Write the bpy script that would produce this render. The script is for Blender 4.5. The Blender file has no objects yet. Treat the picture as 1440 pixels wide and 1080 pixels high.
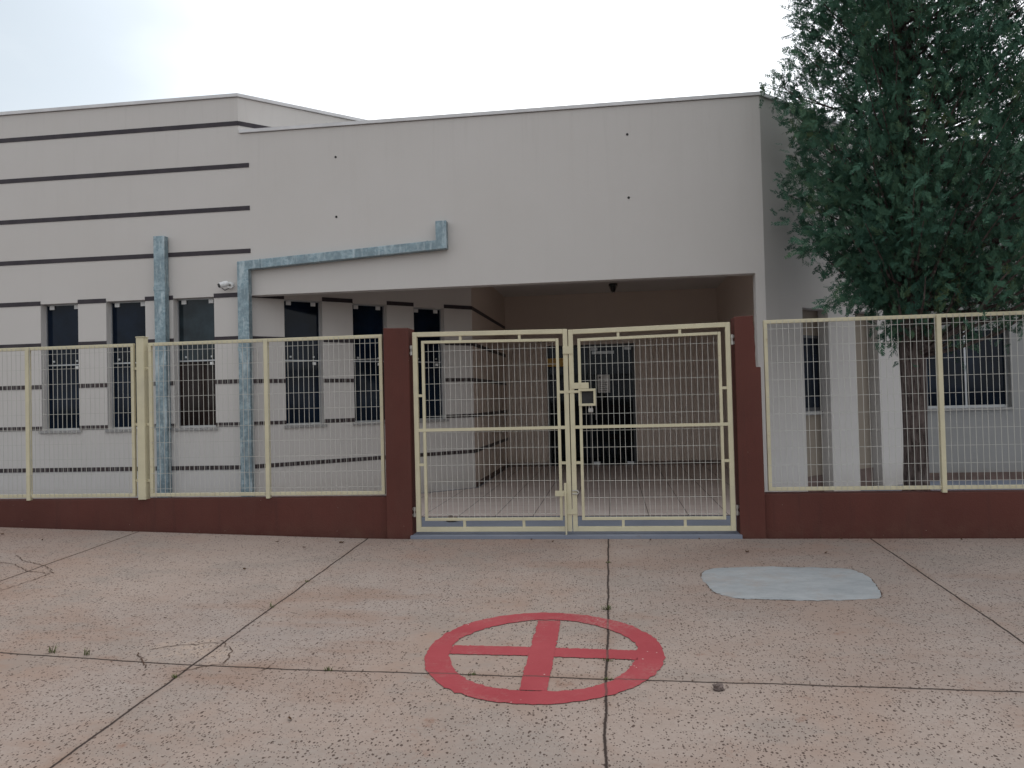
import bpy, bmesh, math, random
from mathutils import Vector, Matrix, noise
random.seed(7)
R = math.radians
S = bpy.context.scene
COL = S.collection

# ------------------------------------------------------------------ camera
EYE = Vector((0, 0, 1.65))
YAW, PITCH, ROLL = R(7.37), R(1.18), R(-1.43)
fw = Vector((-math.sin(YAW)*math.cos(PITCH), math.cos(YAW)*math.cos(PITCH), math.sin(PITCH)))
rt = Vector((math.cos(YAW), math.sin(YAW), 0)); up = rt.cross(fw)
rr = math.cos(ROLL)*rt + math.sin(ROLL)*up
uu = -math.sin(ROLL)*rt + math.cos(ROLL)*up
cam_data = bpy.data.cameras.new('camera'); cam = bpy.data.objects.new('camera', cam_data); COL.objects.link(cam)
cam.matrix_world = Matrix(((rr.x, uu.x, -fw.x, EYE.x), (rr.y, uu.y, -fw.y, EYE.y), (rr.z, uu.z, -fw.z, EYE.z), (0, 0, 0, 1)))
cam_data.sensor_width = 36; cam_data.lens = 1082/1440*36
cam_data.clip_start = .05; cam_data.clip_end = 2000
S.camera = cam

# ------------------------------------------------------------------ sky and sun
SKY_LO, SKY_HI = .58, 1.08
SUN_EL, SUN_ROT = R(62), R(30)          # high, behind the building, a little to the right
world = bpy.data.worlds.new("World"); S.world = world; world.use_nodes = True
wn, wl = world.node_tree.nodes, world.node_tree.links
wn.clear()
wout = wn.new('ShaderNodeOutputWorld'); bg = wn.new('ShaderNodeBackground'); bg.inputs['Strength'].default_value = .1
sky = wn.new('ShaderNodeTexSky'); sky.sky_type = 'NISHITA'; sky.sun_disc = False
sky.sun_elevation = SUN_EL; sky.sun_rotation = SUN_ROT
tc = wn.new('ShaderNodeTexCoord'); mp = wn.new('ShaderNodeMapping'); mp.inputs['Scale'].default_value = (1, 1, 2.2)
cl = wn.new('ShaderNodeTexNoise'); cl.inputs['Scale'].default_value = 1.7; cl.inputs['Detail'].default_value = 6; cl.inputs['Roughness'].default_value = .55
cr = wn.new('ShaderNodeValToRGB')
cr.color_ramp.elements[0].position = .33; cr.color_ramp.elements[0].color = (7.4, 8.0, 8.6, 1)
cr.color_ramp.elements[1].position = .60; cr.color_ramp.elements[1].color = (10.6, 10.7, 10.8, 1)
mx = wn.new('ShaderNodeMixRGB'); mx.inputs['Fac'].default_value = .88
wl.new(tc.outputs['Generated'], mp.inputs['Vector']); wl.new(mp.outputs[0], cl.inputs['Vector']); wl.new(cl.outputs['Fac'], cr.inputs['Fac'])
# the cloud cover is thinner and brighter on the sun's side than in the opposite half of the sky
dt = wn.new('ShaderNodeVectorMath'); dt.operation = 'DOT_PRODUCT'; dt.inputs[1].default_value = (math.sin(SUN_ROT)*.9, math.cos(SUN_ROT)*.9, .43)
mr = wn.new('ShaderNodeMapRange'); mr.inputs['From Min'].default_value = .12; mr.inputs['From Max'].default_value = .72; mr.inputs['To Min'].default_value = SKY_LO; mr.inputs['To Max'].default_value = SKY_HI
gm = wn.new('ShaderNodeMixRGB'); gm.blend_type = 'MULTIPLY'; gm.inputs['Fac'].default_value = 1
wl.new(tc.outputs['Generated'], dt.inputs[0]); wl.new(dt.outputs['Value'], mr.inputs['Value']); wl.new(cr.outputs[0], gm.inputs['Color1']); wl.new(mr.outputs[0], gm.inputs['Color2'])
d2 = wn.new('ShaderNodeVectorMath'); d2.operation = 'DOT_PRODUCT'; d2.inputs[1].default_value = Vector((-.66, .58, .47)).normalized()
c2 = wn.new('ShaderNodeTexNoise'); c2.inputs['Scale'].default_value = 3.4; c2.inputs['Detail'].default_value = 5; c2.inputs['Roughness'].default_value = .5
ad = wn.new('ShaderNodeMath'); ad.operation = 'MULTIPLY_ADD'; ad.inputs[1].default_value = .22
m2 = wn.new('ShaderNodeMapRange'); m2.interpolation_type = 'SMOOTHSTEP'; m2.inputs['From Min'].default_value = .955; m2.inputs['From Max'].default_value = 1.11
g2 = wn.new('ShaderNodeMixRGB'); g2.blend_type = 'MULTIPLY'; g2.inputs['Color2'].default_value = (.52, .56, .585, 1)
wl.new(tc.outputs['Generated'], d2.inputs[0]); wl.new(mp.outputs[0], c2.inputs['Vector']); wl.new(c2.outputs['Fac'], ad.inputs[0]); wl.new(d2.outputs['Value'], ad.inputs[2])
wl.new(ad.outputs[0], m2.inputs['Value']); wl.new(m2.outputs[0], g2.inputs['Fac']); wl.new(gm.outputs[0], g2.inputs['Color1'])
wl.new(sky.outputs[0], mx.inputs['Color1']); wl.new(g2.outputs[0], mx.inputs['Color2'])
wl.new(mx.outputs[0], bg.inputs['Color']); wl.new(bg.outputs[0], wout.inputs['Surface'])
sd = bpy.data.lights.new('sun', 'SUN'); sd.energy = .5; sd.angle = R(25); sd.color = (1, .96, .9)
sun = bpy.data.objects.new('sun', sd); COL.objects.link(sun)
sdir = Vector((math.sin(SUN_ROT)*math.cos(SUN_EL), math.cos(SUN_ROT)*math.cos(SUN_EL), math.sin(SUN_EL)))
sun.rotation_euler = sdir.to_track_quat('Z', 'Y').to_euler()
S.view_settings.view_transform = 'Standard'; S.view_settings.look = 'None'
S.view_settings.exposure = .80; S.view_settings.gamma = 1; S.view_settings.use_curve_mapping = False

# ------------------------------------------------------------------ materials
class N:
    def __init__(s, name):
        s.m = bpy.data.materials.new(name); s.m.use_nodes = True
        s.t = s.m.node_tree; s.n = s.t.nodes; s.l = s.t.links
        s.b = s.n['Principled BSDF']
        s.co = s.n.new('ShaderNodeTexCoord').outputs['Object']
    def link(s, a, b): s.l.new(a, b)
    def noise(s, scale, detail=4, rough=.55, vec=None, dist=0):
        k = s.n.new('ShaderNodeTexNoise'); k.inputs['Scale'].default_value = scale; k.inputs['Detail'].default_value = detail
        k.inputs['Roughness'].default_value = rough; k.inputs['Distortion'].default_value = dist
        s.link(vec or s.co, k.inputs['Vector']); return k.outputs['Fac']
    def vor(s, scale, out='Distance', vec=None, rnd=1):
        k = s.n.new('ShaderNodeTexVoronoi'); k.inputs['Scale'].default_value = scale; k.inputs['Randomness'].default_value = rnd
        s.link(vec or s.co, k.inputs['Vector']); return k.outputs[out]
    def ramp(s, fac, *stops):
        k = s.n.new('ShaderNodeValToRGB'); e = k.color_ramp.elements
        while len(e) < len(stops): e.new(.5)
        for i, (p, c) in enumerate(stops):
            e[i].position = p; e[i].color = (c, c, c, 1) if not hasattr(c, '__len__') else (*c, 1)
        s.link(fac, k.inputs[0]); return k.outputs[0]
    def math(s, op, a, b=None, c=None, clamp=False):
        k = s.n.new('ShaderNodeMath'); k.operation = op; k.use_clamp = clamp
        for i, v in enumerate((a, b, c)):
            if v is None: continue
            if isinstance(v, (int, float)): k.inputs[i].default_value = v
            else: s.link(v, k.inputs[i])
        return k.outputs[0]
    def mix(s, fac, a, b, mode='MIX'):
        k = s.n.new('ShaderNodeMixRGB'); k.blend_type = mode
        for i, v in enumerate((fac, a, b)):
            if isinstance(v, (int, float)): k.inputs[i].default_value = v if i == 0 else (v, v, v, 1)
            elif isinstance(v, tuple): k.inputs[i].default_value = (*v, 1)
            else: s.link(v, k.inputs[i])
        return k.outputs[0]
    def sep(s, vec=None):
        k = s.n.new('ShaderNodeSeparateXYZ'); s.link(vec or s.co, k.inputs[0]); return k.outputs
    def scale(s, v, vec=None):
        k = s.n.new('ShaderNodeMapping'); k.inputs['Scale'].default_value = v; s.link(vec or s.co, k.inputs[0]); return k.outputs[0]
    def col(s, c):
        if isinstance(c, tuple): s.b.inputs['Base Color'].default_value = (*c, 1)
        else: s.link(c, s.b.inputs['Base Color'])
        return s
    def rough(s, r):
        if isinstance(r, (int, float)): s.b.inputs['Roughness'].default_value = r
        else: s.link(r, s.b.inputs['Roughness'])
        return s
    def set(s, **k):
        for a, v in k.items(): s.b.inputs[a.replace('_', ' ')].default_value = v
        return s
    def bump(s, h, strength=.3, dist=.01):
        k = s.n.new('ShaderNodeBump'); k.inputs['Strength'].default_value = strength; k.inputs['Distance'].default_value = dist
        s.link(h, k.inputs['Height']); s.link(k.outputs[0], s.b.inputs['Normal']); return s

M = {}
def paint_wall(name, base):
    a = N(name)
    n1 = a.noise(.7, 5, .6); n2 = a.noise(1, 6, .7, a.scale((5, 5, .30))); n3 = a.noise(1, 5, .7, a.scale((16, 16, .8)))
    c = a.mix(a.ramp(n1, (.3, 0), (.75, .7)), base, (base[0]*.93, base[1]*.925, base[2]*.91))
    c = a.mix(a.ramp(n2, (.52, 0), (.80, .20)), c, tuple(v*.82 for v in (base[0], base[1]*.985, base[2]*.96)))
    # rain streaks that start under the parapet and fade downwards
    z = a.sep()[2]
    c = a.mix(a.math('MULTIPLY', a.ramp(n3, (.55, 0), (.75, .22)), a.ramp(a.math('MULTIPLY', z, .2), (.76, 0), (.98, 1))), c, tuple(v*.70 for v in (base[0], base[1]*.98, base[2]*.95)))
    # splashed dirt near the ground
    c = a.mix(a.math('MULTIPLY', a.ramp(a.noise(5, 5, .7), (.35, .1), (.7, .8)), a.ramp(z, (.42, .8), (.75, 0))), c, tuple(v*.66 for v in (base[0], base[1]*.92, base[2]*.82)))
    fine = a.noise(160, 3, .6)
    c = a.mix(a.ramp(fine, (.3, .10), (.7, 0)), c, tuple(v*.6 for v in base))
    a.col(c).rough(.85).set(Specular_IOR_Level=.25)
    g = a.noise(1, 4, .6, a.scale((220, 220, 70)))
    a.bump(a.math('ADD', g, a.math('MULTIPLY', a.noise(2.2, 4), 1.2)), .4, .007); M[name] = a.m
paint_wall('wall_paint', (.60, .568, .540))
paint_wall('porch_paint', (.72, .615, .54))
paint_wall('tree_shade_paint', (.33, .325, .315))  # wall paint darkened to stand in for the tree's shade on the right wing
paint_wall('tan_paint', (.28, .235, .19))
paint_wall('ceiling_paint', (.72, .70, .68))
def simple(name, c, rough=.5, metal=0, spec=.5, nscale=6, var=.12, bumps=0, bscale=80):
    a = N(name); n = a.noise(nscale, 5, .6)
    a.col(a.mix(a.ramp(n, (.3, 0), (.72, 1)), tuple(v*(1-var) for v in c), tuple(min(1, v*(1+var)) for v in c)))
    a.rough(a.ramp(a.noise(nscale*3, 3), (.3, max(0, rough-.08)), (.7, min(1, rough+.08))))
    a.set(Metallic=metal, Specular_IOR_Level=spec)
    if bumps: a.bump(a.noise(bscale, 3), bumps, .004)
    M[name] = a.m; return a
simple('coping_metal', (.64, .63, .63), .55, .0, .4, 3, .12)
def rusty(name, c):
    a = N(name); n = a.noise(5, 5, .6)
    k = a.mix(a.ramp(n, (.3, 0), (.72, 1)), tuple(v*.90 for v in c), tuple(v*1.06 for v in c))
    k = a.mix(a.ramp(a.noise(13, 6, .75), (.60, 0), (.74, .65)), k, (.30, .20, .11))
    k = a.mix(a.ramp(a.noise(3, 4, .6), (.55, 0), (.75, .3)), k, (.40, .37, .30))
    a.col(k).rough(.5).set(Specular_IOR_Level=.4); a.bump(a.noise(50, 4), .15, .003); M[name] = a.m
rusty('cream_metal', (.57, .52, .36))
simple('wire_metal', (.46, .45, .41), .45, 0, .4, 9, .08)
simple('bare_steel', (.42, .40, .37), .4, .8, .5, 30, .2)
simple('white_plastic', (.7, .7, .69), .4)
simple('black_plastic', (.02, .02, .022), .35)
simple('alu', (.45, .46, .47), .4, .7)
simple('dark_frame', (.03, .03, .034), .4)
simple('granite_sill', (.30, .29, .28), .5, 0, .4, 60, .35)
simple('paper', (.72, .72, .70), .8, 0, .2)
simple('yellow_board', (.60, .36, .08), .6)
simple('red_cloth', (.35, .03, .03), .8)
simple('pale_counter', (.45, .48, .52), .5)
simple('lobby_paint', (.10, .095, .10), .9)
simple('dead_leaf', (.10, .055, .03), .8, 0, .2, 40, .4)
simple('weed_green', (.085, .10, .035), .8, 0, .2, 60, .3)
simple('stone', (.13, .10, .09), .9, 0, .2, 40, .3, .6)
simple('crack_dirt', (.085, .055, .042), .95, 0, .1, 30, .3)
simple('roof_sheet', (.3, .3, .3), .8)
simple('street', (.06, .058, .055), .9, 0, .3, 20, .2, .4, 60)
simple('skirting_paint', (.15, .105, .09), .8, 0, .3, 8, .25)
simple('hole_dark', (.03, .03, .03), .9)
def brown():
    a = N('brown_paint'); base = (.094, .028, .0205)
    n = a.noise(1.3, 5, .6); n2 = a.noise(1, 5, .65, a.scale((3, 3, 1.1)))
    dirt = a.ramp(n2, (.45, 0), (.75, .35))
    c = a.mix(a.ramp(n, (.3, 0), (.7, 1)), tuple(v*.86 for v in base), tuple(v*1.12 for v in base))
    c = a.mix(dirt, c, (.105, .045, .034))
    z = a.sep()[2]
    spl = a.math('MULTIPLY', a.ramp(a.noise(6, 6, .75), (.40, 0), (.70, .55)), a.ramp(a.math('SUBTRACT', z, a.math('MULTIPLY', a.noise(2, 4), .12)), (.36, 1), (.50, 0)))
    c = a.mix(spl, c, (.125, .058, .04))
    c = a.mix(a.ramp(a.noise(1, 5, .7, a.scale((9, 9, .7))), (.56, 0), (.72, .35)), c, (.045, .02, .017))
    chip = a.math('LESS_THAN', a.vor(9), .028)
    c = a.mix(chip, c, (.25, .2, .17))
    a.col(c).rough(.72).set(Specular_IOR_Level=.3); a.bump(a.noise(70, 4), .3, .006); M['brown_paint'] = a.m
brown()
def tile_band():
    a = N('band_tile')     # 5 cm dark ceramic tiles; x runs along the band, y across it
    k = a.n.new('ShaderNodeUVMap')
    uv = a.sep(k.outputs[0])
    fx = a.math('FRACT', a.math('DIVIDE', uv[0], .052)); fy = uv[1]
    g = a.math('MAXIMUM', a.math('LESS_THAN', fx, .13), a.math('MAXIMUM', a.math('LESS_THAN', fy, .06), a.math('GREATER_THAN', fy, .94)))
    cell = a.n.new('ShaderNodeTexWhiteNoise'); cell.noise_dimensions = '1D'
    a.link(a.math('FLOOR', a.math('DIVIDE', uv[0], .052)), cell.inputs['W'])
    c = a.mix(a.ramp(cell.outputs['Value'], (0, 0), (1, 1)), (.028, .020, .022), (.055, .038, .038))
    c = a.mix(g, c, (.20, .185, .18))
    a.col(c).rough(.45).set(Specular_IOR_Level=.3); a.bump(a.math('SUBTRACT', 1, g), .4, .003); M['band_tile'] = a.m
    b = N('band_paint'); b.col(b.mix(b.ramp(b.noise(8, 4), (.3, 0), (.7, 1)), (.028, .022, .028), (.05, .04, .046))).rough(.5).set(Specular_IOR_Level=.3); M['band_paint'] = b.m
tile_band()
def galv():
    a = N('galvanised'); v = a.vor(38, 'Color'); s_ = a.sep(v)[0]
    n = a.noise(9, 6, .7); n2 = a.noise(1, 5, .7, a.scale((14, 14, 3)))
    c = a.mix(a.ramp(s_, (0, 0), (1, 1)), (.19, .27, .305), (.36, .45, .485))
    c = a.mix(a.ramp(n, (.40, 0), (.60, .85)), c, (.17, .225, .25))
    c = a.mix(a.ramp(n2, (.52, 0), (.66, .75)), c, (.50, .57, .59))
    c = a.mix(a.ramp(a.noise(55, 4, .7), (.62, 0), (.72, .6)), c, (.10, .11, .12))
    a.col(c).rough(a.ramp(s_, (0, .38), (1, .55))).set(Metallic=.35); a.bump(n, .15, .01); M['galvanised'] = a.m
galv()
def glass(name, c, spec, tint=None):
    a = N(name); a.col(a.mix(a.ramp(a.noise(2.6, 4, .6), (.35, 0), (.7, 1)), tuple(v*.6 for v in c), tuple(v*1.9 for v in c))).rough(.05).set(Specular_IOR_Level=spec); a.bump(a.noise(1.1, 2), .06, .05); M[name] = a.m
glass('dark_glass', (.0035, .0075, .016), .15)
glass('grey_reflection_glass', (.018, .028, .034), .25)  # grey sky reflection painted into the pane colour
glass('brown_reflection_glass', (.016, .010, .009), .16)  # brownish reflection of the building opposite, painted into the pane colour
def clear_glass():
    m = bpy.data.materials.new('door_glass'); m.use_nodes = True; t = m.node_tree; t.nodes.clear()
    o = t.nodes.new('ShaderNodeOutputMaterial'); tr = t.nodes.new('ShaderNodeBsdfTransparent'); tr.inputs[0].default_value = (.30, .33, .38, 1)
    gl = t.nodes.new('ShaderNodeBsdfGlossy'); gl.inputs['Roughness'].default_value = .03; gl.inputs[0].default_value = (.5, .53, .58, 1)
    mi = t.nodes.new('ShaderNodeMixShader'); fr = t.nodes.new('ShaderNodeFresnel'); fr.inputs[0].default_value = 1.3
    t.links.new(fr.outputs[0], mi.inputs[0]); t.links.new(tr.outputs[0], mi.inputs[1]); t.links.new(gl.outputs[0], mi.inputs[2]); t.links.new(mi.outputs[0], o.inputs[0]); M['door_glass'] = m
clear_glass()

JOINT_X = (-6.85, -4.56, -2.28, -.063, 2.155, 4.38)
def joints(a):
    """mask of the saw-cut joints of the pavement, 1 in the joint; second value: soft band round it"""
    s_ = a.sep(); x, y = s_[0], s_[1]
    wob = a.math('MULTIPLY', a.math('SUBTRACT', a.noise(3, 3), .5), .03)
    wob2 = a.math('MULTIPLY', a.math('SUBTRACT', a.noise(40, 3), .5), .009)
    w = a.math('ADD', wob, wob2)
    d = None
    for jx in JOINT_X:
        k = a.math('ABSOLUTE', a.math('ADD', a.math('SUBTRACT', x, jx), w))
        d = k if d is None else a.math('MINIMUM', d, k)
    ty = a.math('SUBTRACT', y, a.math('MULTIPLY_ADD', x, -.022, 3.868))
    d = a.math('MINIMUM', d, a.math('ABSOLUTE', a.math('ADD', ty, w)))
    d = a.math('MINIMUM', d, a.math('ABSOLUTE', a.math('ADD', a.math('SUBTRACT', y, .9), w)))
    return a.ramp(d, (.0048, 1), (.0082, 0)), a.ramp(d, (.005, 1), (.07, 0))
def concrete():
    a = N('pavement_concrete'); s_ = a.sep(); x, y = s_[0], s_[1]
    big = a.noise(.55, 5, .6); mid = a.noise(2.2, 6, .65); st = a.noise(1, 5, .6, a.scale((.8, 2.6, 1)))
    c = a.mix(a.ramp(big, (.40, 0), (.60, 1)), (.270, .188, .146), (.262, .222, .200))
    c = a.mix(a.ramp(mid, (.40, 0), (.72, .7)), c, (.305, .252, .218))
    c = a.mix(a.ramp(st, (.48, 0), (.68, .8)), c, (.225, .138, .098))
    # red earth washed against the wall foot
    foot = a.math('MULTIPLY', a.ramp(a.math('MULTIPLY', a.math('ADD', y, a.math('MULTIPLY', a.noise(1.3, 4), 1.5)), .1), (.64, 0), (.78, 1)), .75)
    c = a.mix(foot, c, (.245, .152, .115))
    # pale sandy chips near the cracked corner of two joints
    dx = a.math('ADD', x, 2.38); dy = a.math('SUBTRACT', y, 4.10)
    rr_ = a.math('SQRT', a.math('ADD', a.math('MULTIPLY', a.math('MULTIPLY', dx, dx), .9), a.math('MULTIPLY', a.math('MULTIPLY', dy, dy), 2.2)))
    rr_ = a.math('ADD', rr_, a.math('MULTIPLY', a.math('SUBTRACT', a.noise(7, 5, .7), .5), 1.1))
    c = a.mix(a.math('MULTIPLY', a.ramp(rr_, (.06, .8), (.34, 0)), a.ramp(a.noise(22, 5, .7), (.36, .15), (.55, 1))), c, (.37, .285, .225))
    slab = a.n.new('ShaderNodeTexWhiteNoise'); slab.noise_dimensions = '2D'; cb = a.n.new('ShaderNodeCombineXYZ')
    a.link(a.math('FLOOR', a.math('DIVIDE', a.math('ADD', x, 20.043), 2.22)), cb.inputs[0]); a.link(a.math('GREATER_THAN', y, a.math('MULTIPLY_ADD', x, -.022, 3.868)), cb.inputs[1]); a.link(cb.outputs[0], slab.inputs['Vector'])
    c = a.mix(a.ramp(slab.outputs['Value'], (0, 0), (1, .45)), c, (.235, .198, .176))
    c = a.mix(a.ramp(a.noise(.38, 6, .62), (.45, 0), (.58, .7)), c, (.310, .256, .222))
    grey = a.ramp(a.noise(1.4, 6, .7, a.scale((1, 1.5, 1))), (.50, 0), (.62, .65))
    c = a.mix(grey, c, (.235, .202, .178))
    rust = a.math('MULTIPLY', a.ramp(a.noise(5.5, 6, .75), (.60, 0), (.70, .75)), a.ramp(big, (.4, 1), (.6, .2)))
    c = a.mix(rust, c, (.19, .10, .068))
    fine = a.noise(45, 4, .7)
    c = a.mix(a.ramp(fine, (.35, .35), (.62, 0)), c, (.22, .16, .13))
    # exposed aggregate: dark specks, denser in worn patches
    dens = a.ramp(a.noise(1.1, 5, .65), (.36, .05), (.62, 1))
    dens = a.math('MULTIPLY', dens, a.ramp(a.math('MULTIPLY', y, .1), (.28, 1.25), (.60, .42)))
    va = a.scale((1, .72, 1)); warp = a.n.new('ShaderNodeVectorMath'); warp.operation = 'ADD'
    nz = a.n.new('ShaderNodeTexNoise'); nz.inputs['Scale'].default_value = 60; a.link(va, nz.inputs['Vector'])
    sc = a.n.new('ShaderNodeVectorMath'); sc.operation = 'SCALE'; sc.inputs['Scale'].default_value = .012; a.link(nz.outputs['Color'], sc.inputs[0])
    a.link(va, warp.inputs[0]); a.link(sc.outputs[0], warp.inputs[1]); wv = warp.outputs[0]
    sp = None
    for scale_, rad, on in ((50, .25, .40), (86, .26, .44)):
        dist = a.vor(scale_, 'Distance', wv); rnd = a.sep(a.vor(scale_, 'Color', wv))[0]
        thr = a.math('MULTIPLY', a.math('MULTIPLY_ADD', rnd, rad, .10), a.math('GREATER_THAN', a.math('MULTIPLY_ADD', rnd, .6, a.math('MULTIPLY', dens, .75)), on+.16))
        k = a.math('MULTIPLY', a.math('SUBTRACT', thr, dist), 14, clamp=True)
        sp = k if sp is None else a.math('MAXIMUM', sp, k)
    c = a.mix(a.math('MULTIPLY', sp, .92), c, (.060, .038, .030))
    pale = a.math('LESS_THAN', a.vor(31), .09)
    c = a.mix(a.math('MULTIPLY', pale, a.ramp(mid, (.5, 0), (.6, .5))), c, (.40, .36, .33))
    j, jb = joints(a)
    c = a.mix(a.math('MULTIPLY', jb, a.ramp(a.noise(2.6, 6, .7), (.45, .04), (.70, .7))), c, (.205, .135, .10))
    c = a.mix(j, c, (.034, .023, .019))
    a.col(c).rough(.9).set(Specular_IOR_Level=.25)
    h = a.math('SUBTRACT', a.math('SUBTRACT', a.math('MULTIPLY', fine, .5), a.math('MULTIPLY', sp, .6)), a.math('MULTIPLY', j, 2.5))
    a.bump(h, .55, .006); M['pavement_concrete'] = a.m
    b = N('red_paint'); n = b.noise(3, 5, .6)
    c = b.mix(b.ramp(n, (.3, 0), (.7, 1)), (.255, .034, .042), (.30, .050, .058))
    c = b.mix(b.ramp(b.noise(38, 5, .7), (.60, 0), (.72, .55)), c, (.30, .06, .06))
    chips = b.math('MULTIPLY', b.math('LESS_THAN', b.vor(24), .11), b.ramp(b.noise(4, 4), (.55, 0), (.62, 1)))
    c = b.mix(chips, c, (.45, .33, .30))
    j, jb = joints(b); c = b.mix(b.math('MULTIPLY', j, .85), c, (.10, .045, .04))
    c = b.mix(b.math('MULTIPLY', b.ramp(b.noise(2.1, 6, .7), (.50, 0), (.66, .7)), b.ramp(b.noise(60, 4, .7), (.44, 0), (.58, .8))), c, (.30, .17, .15))
    b.col(c).rough(.8).set(Specular_IOR_Level=.25); b.bump(b.math('SUBTRACT', b.noise(45, 4, .7), b.math('MULTIPLY', j, 2)), .4, .005); M['red_paint'] = b.m
    p = N('cement'); n = p.noise(3.5, 6, .7, p.scale((1, 2.2, 1)))
    c = p.mix(p.ramp(n, (.3, 0), (.7, 1)), (.225, .238, .245), (.315, .325, .328))
    c = p.mix(p.ramp(p.noise(18, 5, .7), (.58, 0), (.72, .5)), c, (.20, .21, .215))
    c = p.mix(p.ramp(p.noise(2.2, 6, .75), (.50, 0), (.70, .6)), c, (.26, .215, .185))
    p.col(c).rough(.9).set(Specular_IOR_Level=.2); p.bump(p.noise(14, 6, .7, p.scale((1, 2.5, 1))), .6, .012); M['cement'] = p.m
    q = N('yard_concrete'); n = q.noise(1.7, 6, .65)
    c = q.mix(q.ramp(n, (.3, 0), (.7, 1)), (.165, .185, .235), (.215, .232, .28))
    c = q.mix(q.ramp(q.noise(11, 5, .7), (.6, 0), (.74, .6)), c, (.15, .13, .12))
    q.col(c).rough(.75); q.bump(q.noise(40, 4), .3, .005); M['yard_concrete'] = q.m
    t = N('floor_tile'); s2 = t.sep()
    fx = t.math('FRACT', t.math('DIVIDE', t.math('ADD', s2[0], 20.06), .40)); fy = t.math('FRACT', t.math('DIVIDE', t.math('SUBTRACT', s2[1], 8.06), .40))
    g = t.math('MAXIMUM', t.math('LESS_THAN', fx, .022), t.math('LESS_THAN', fy, .016))
    n = t.noise(1.4, 5, .65)
    c = t.mix(t.ramp(n, (.3, 0), (.7, 1)), (.52, .425, .385), (.62, .53, .485))
    c = t.mix(t.ramp(t.noise(6, 5, .7), (.58, 0), (.75, .5)), c, (.34, .27, .225))
    c = t.mix(g, c, (.10, .075, .065))
    t.col(c).rough(.45).set(Specular_IOR_Level=.35); M['floor_tile'] = t.m
concrete()
def bark():
    a = N('bark'); v = a.scale((9, 9, 1.6)); n = a.noise(3, 7, .7, v, .6); n2 = a.noise(11, 5, .7, a.scale((2.2, 2.2, .5)))
    c = a.mix(a.ramp(n, (.38, 0), (.62, 1)), (.042, .031, .029), (.15, .118, .108))
    c = a.mix(a.ramp(n2, (.55, 0), (.68, .7)), c, (.20, .172, .16))
    a.col(c).rough(.95).set(Specular_IOR_Level=.15); a.bump(n, 1.0, .03); M['bark'] = a.m
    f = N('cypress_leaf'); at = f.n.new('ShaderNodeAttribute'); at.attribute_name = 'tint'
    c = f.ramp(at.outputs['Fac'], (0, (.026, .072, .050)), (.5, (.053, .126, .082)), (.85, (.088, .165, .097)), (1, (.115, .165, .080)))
    f.col(c).rough(.75).set(Specular_IOR_Level=.2)
    f.b.inputs['Subsurface Weight'].default_value = 0
    M['cypress_leaf'] = f.m
bark()

# ------------------------------------------------------------------ mesh helpers
def tag(o, label=None, cat=None, group=None, kind=None):
    if label: o['label'] = label
    if cat: o['category'] = cat
    if group: o['group'] = group
    if kind: o['kind'] = kind
    return o
def empty(name, loc, label, cat, group=None):
    o = bpy.data.objects.new(name, None); COL.objects.link(o); o.location = loc; o.empty_display_size = .2
    return tag(o, label, cat, group)
def obj(name, bm, mat, parent=None, bevel=0, smooth=False):
    me = bpy.data.meshes.new(name); bmesh.ops.recalc_face_normals(bm, faces=bm.faces); bm.to_mesh(me); bm.free()
    for m in (mat if isinstance(mat, (list, tuple)) else [mat]): me.materials.append(M[m])
    o = bpy.data.objects.new(name, me); COL.objects.link(o)
    if smooth:
        for p in me.polygons: p.use_smooth = True
    if parent:
        o.parent = parent
        if not parent.parent: o.matrix_parent_inverse = Matrix.Translation(-parent.location)
    if bevel:
        b = o.modifiers.new('bevel', 'BEVEL'); b.width = bevel; b.segments = 2; b.limit_method = 'ANGLE'
    return o
def box(bm, x0, x1, y0, y1, z0, z1):
    v = [bm.verts.new(p) for p in ((x0, y0, z0), (x1, y0, z0), (x1, y1, z0), (x0, y1, z0), (x0, y0, z1), (x1, y0, z1), (x1, y1, z1), (x0, y1, z1))]
    for f in ((0, 3, 2, 1), (4, 5, 6, 7), (0, 1, 5, 4), (1, 2, 6, 5), (2, 3, 7, 6), (3, 0, 4, 7)): bm.faces.new([v[i] for i in f])
    return v
def boxes(*bs):
    bm = bmesh.new()
    for b in bs: box(bm, *b)
    return bm
def tube(bm, pts, r, n=8, cap=True):
    pts = [Vector(p) for p in pts]; rs = r if hasattr(r, '__len__') else [r]*len(pts)
    rings = []; ref = None
    for i, p in enumerate(pts):
        t = ((pts[min(i+1, len(pts)-1)]-pts[max(i-1, 0)])).normalized()
        a = t.cross(Vector((0, 0, 1)) if abs(t.z) < .9 else Vector((1, 0, 0))) if ref is None else (ref - t*ref.dot(t))
        a.normalize(); ref = a; b = t.cross(a)
        rings.append([bm.verts.new(p + rs[i]*(math.cos(q*2*math.pi/n)*a + math.sin(q*2*math.pi/n)*b)) for q in range(n)])
    for A, B in zip(rings, rings[1:]):
        for q in range(n): bm.faces.new((A[q], A[(q+1) % n], B[(q+1) % n], B[q]))
    if cap: bm.faces.new(rings[0][::-1]); bm.faces.new(rings[-1])
def prism(bm, pts, z0, z1):
    a = [bm.verts.new((x, y, z0)) for x, y in pts]; b = [bm.verts.new((x, y, z1)) for x, y in pts]
    bm.faces.new(a[::-1]); bm.faces.new(b); k = len(pts)
    for i in range(k): bm.faces.new((a[i], a[(i+1) % k], b[(i+1) % k], b[i]))
def frame_y(bm, pts, y0, y1):            # outline in x,z pushed along y
    a = [bm.verts.new((x, y0, z)) for x, z in pts]; b = [bm.verts.new((x, y1, z)) for x, z in pts]
    bm.faces.new(a); bm.faces.new(b[::-1]); k = len(pts)
    for i in range(k): bm.faces.new((a[i], b[i], b[(i+1) % k], a[(i+1) % k]))

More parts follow.
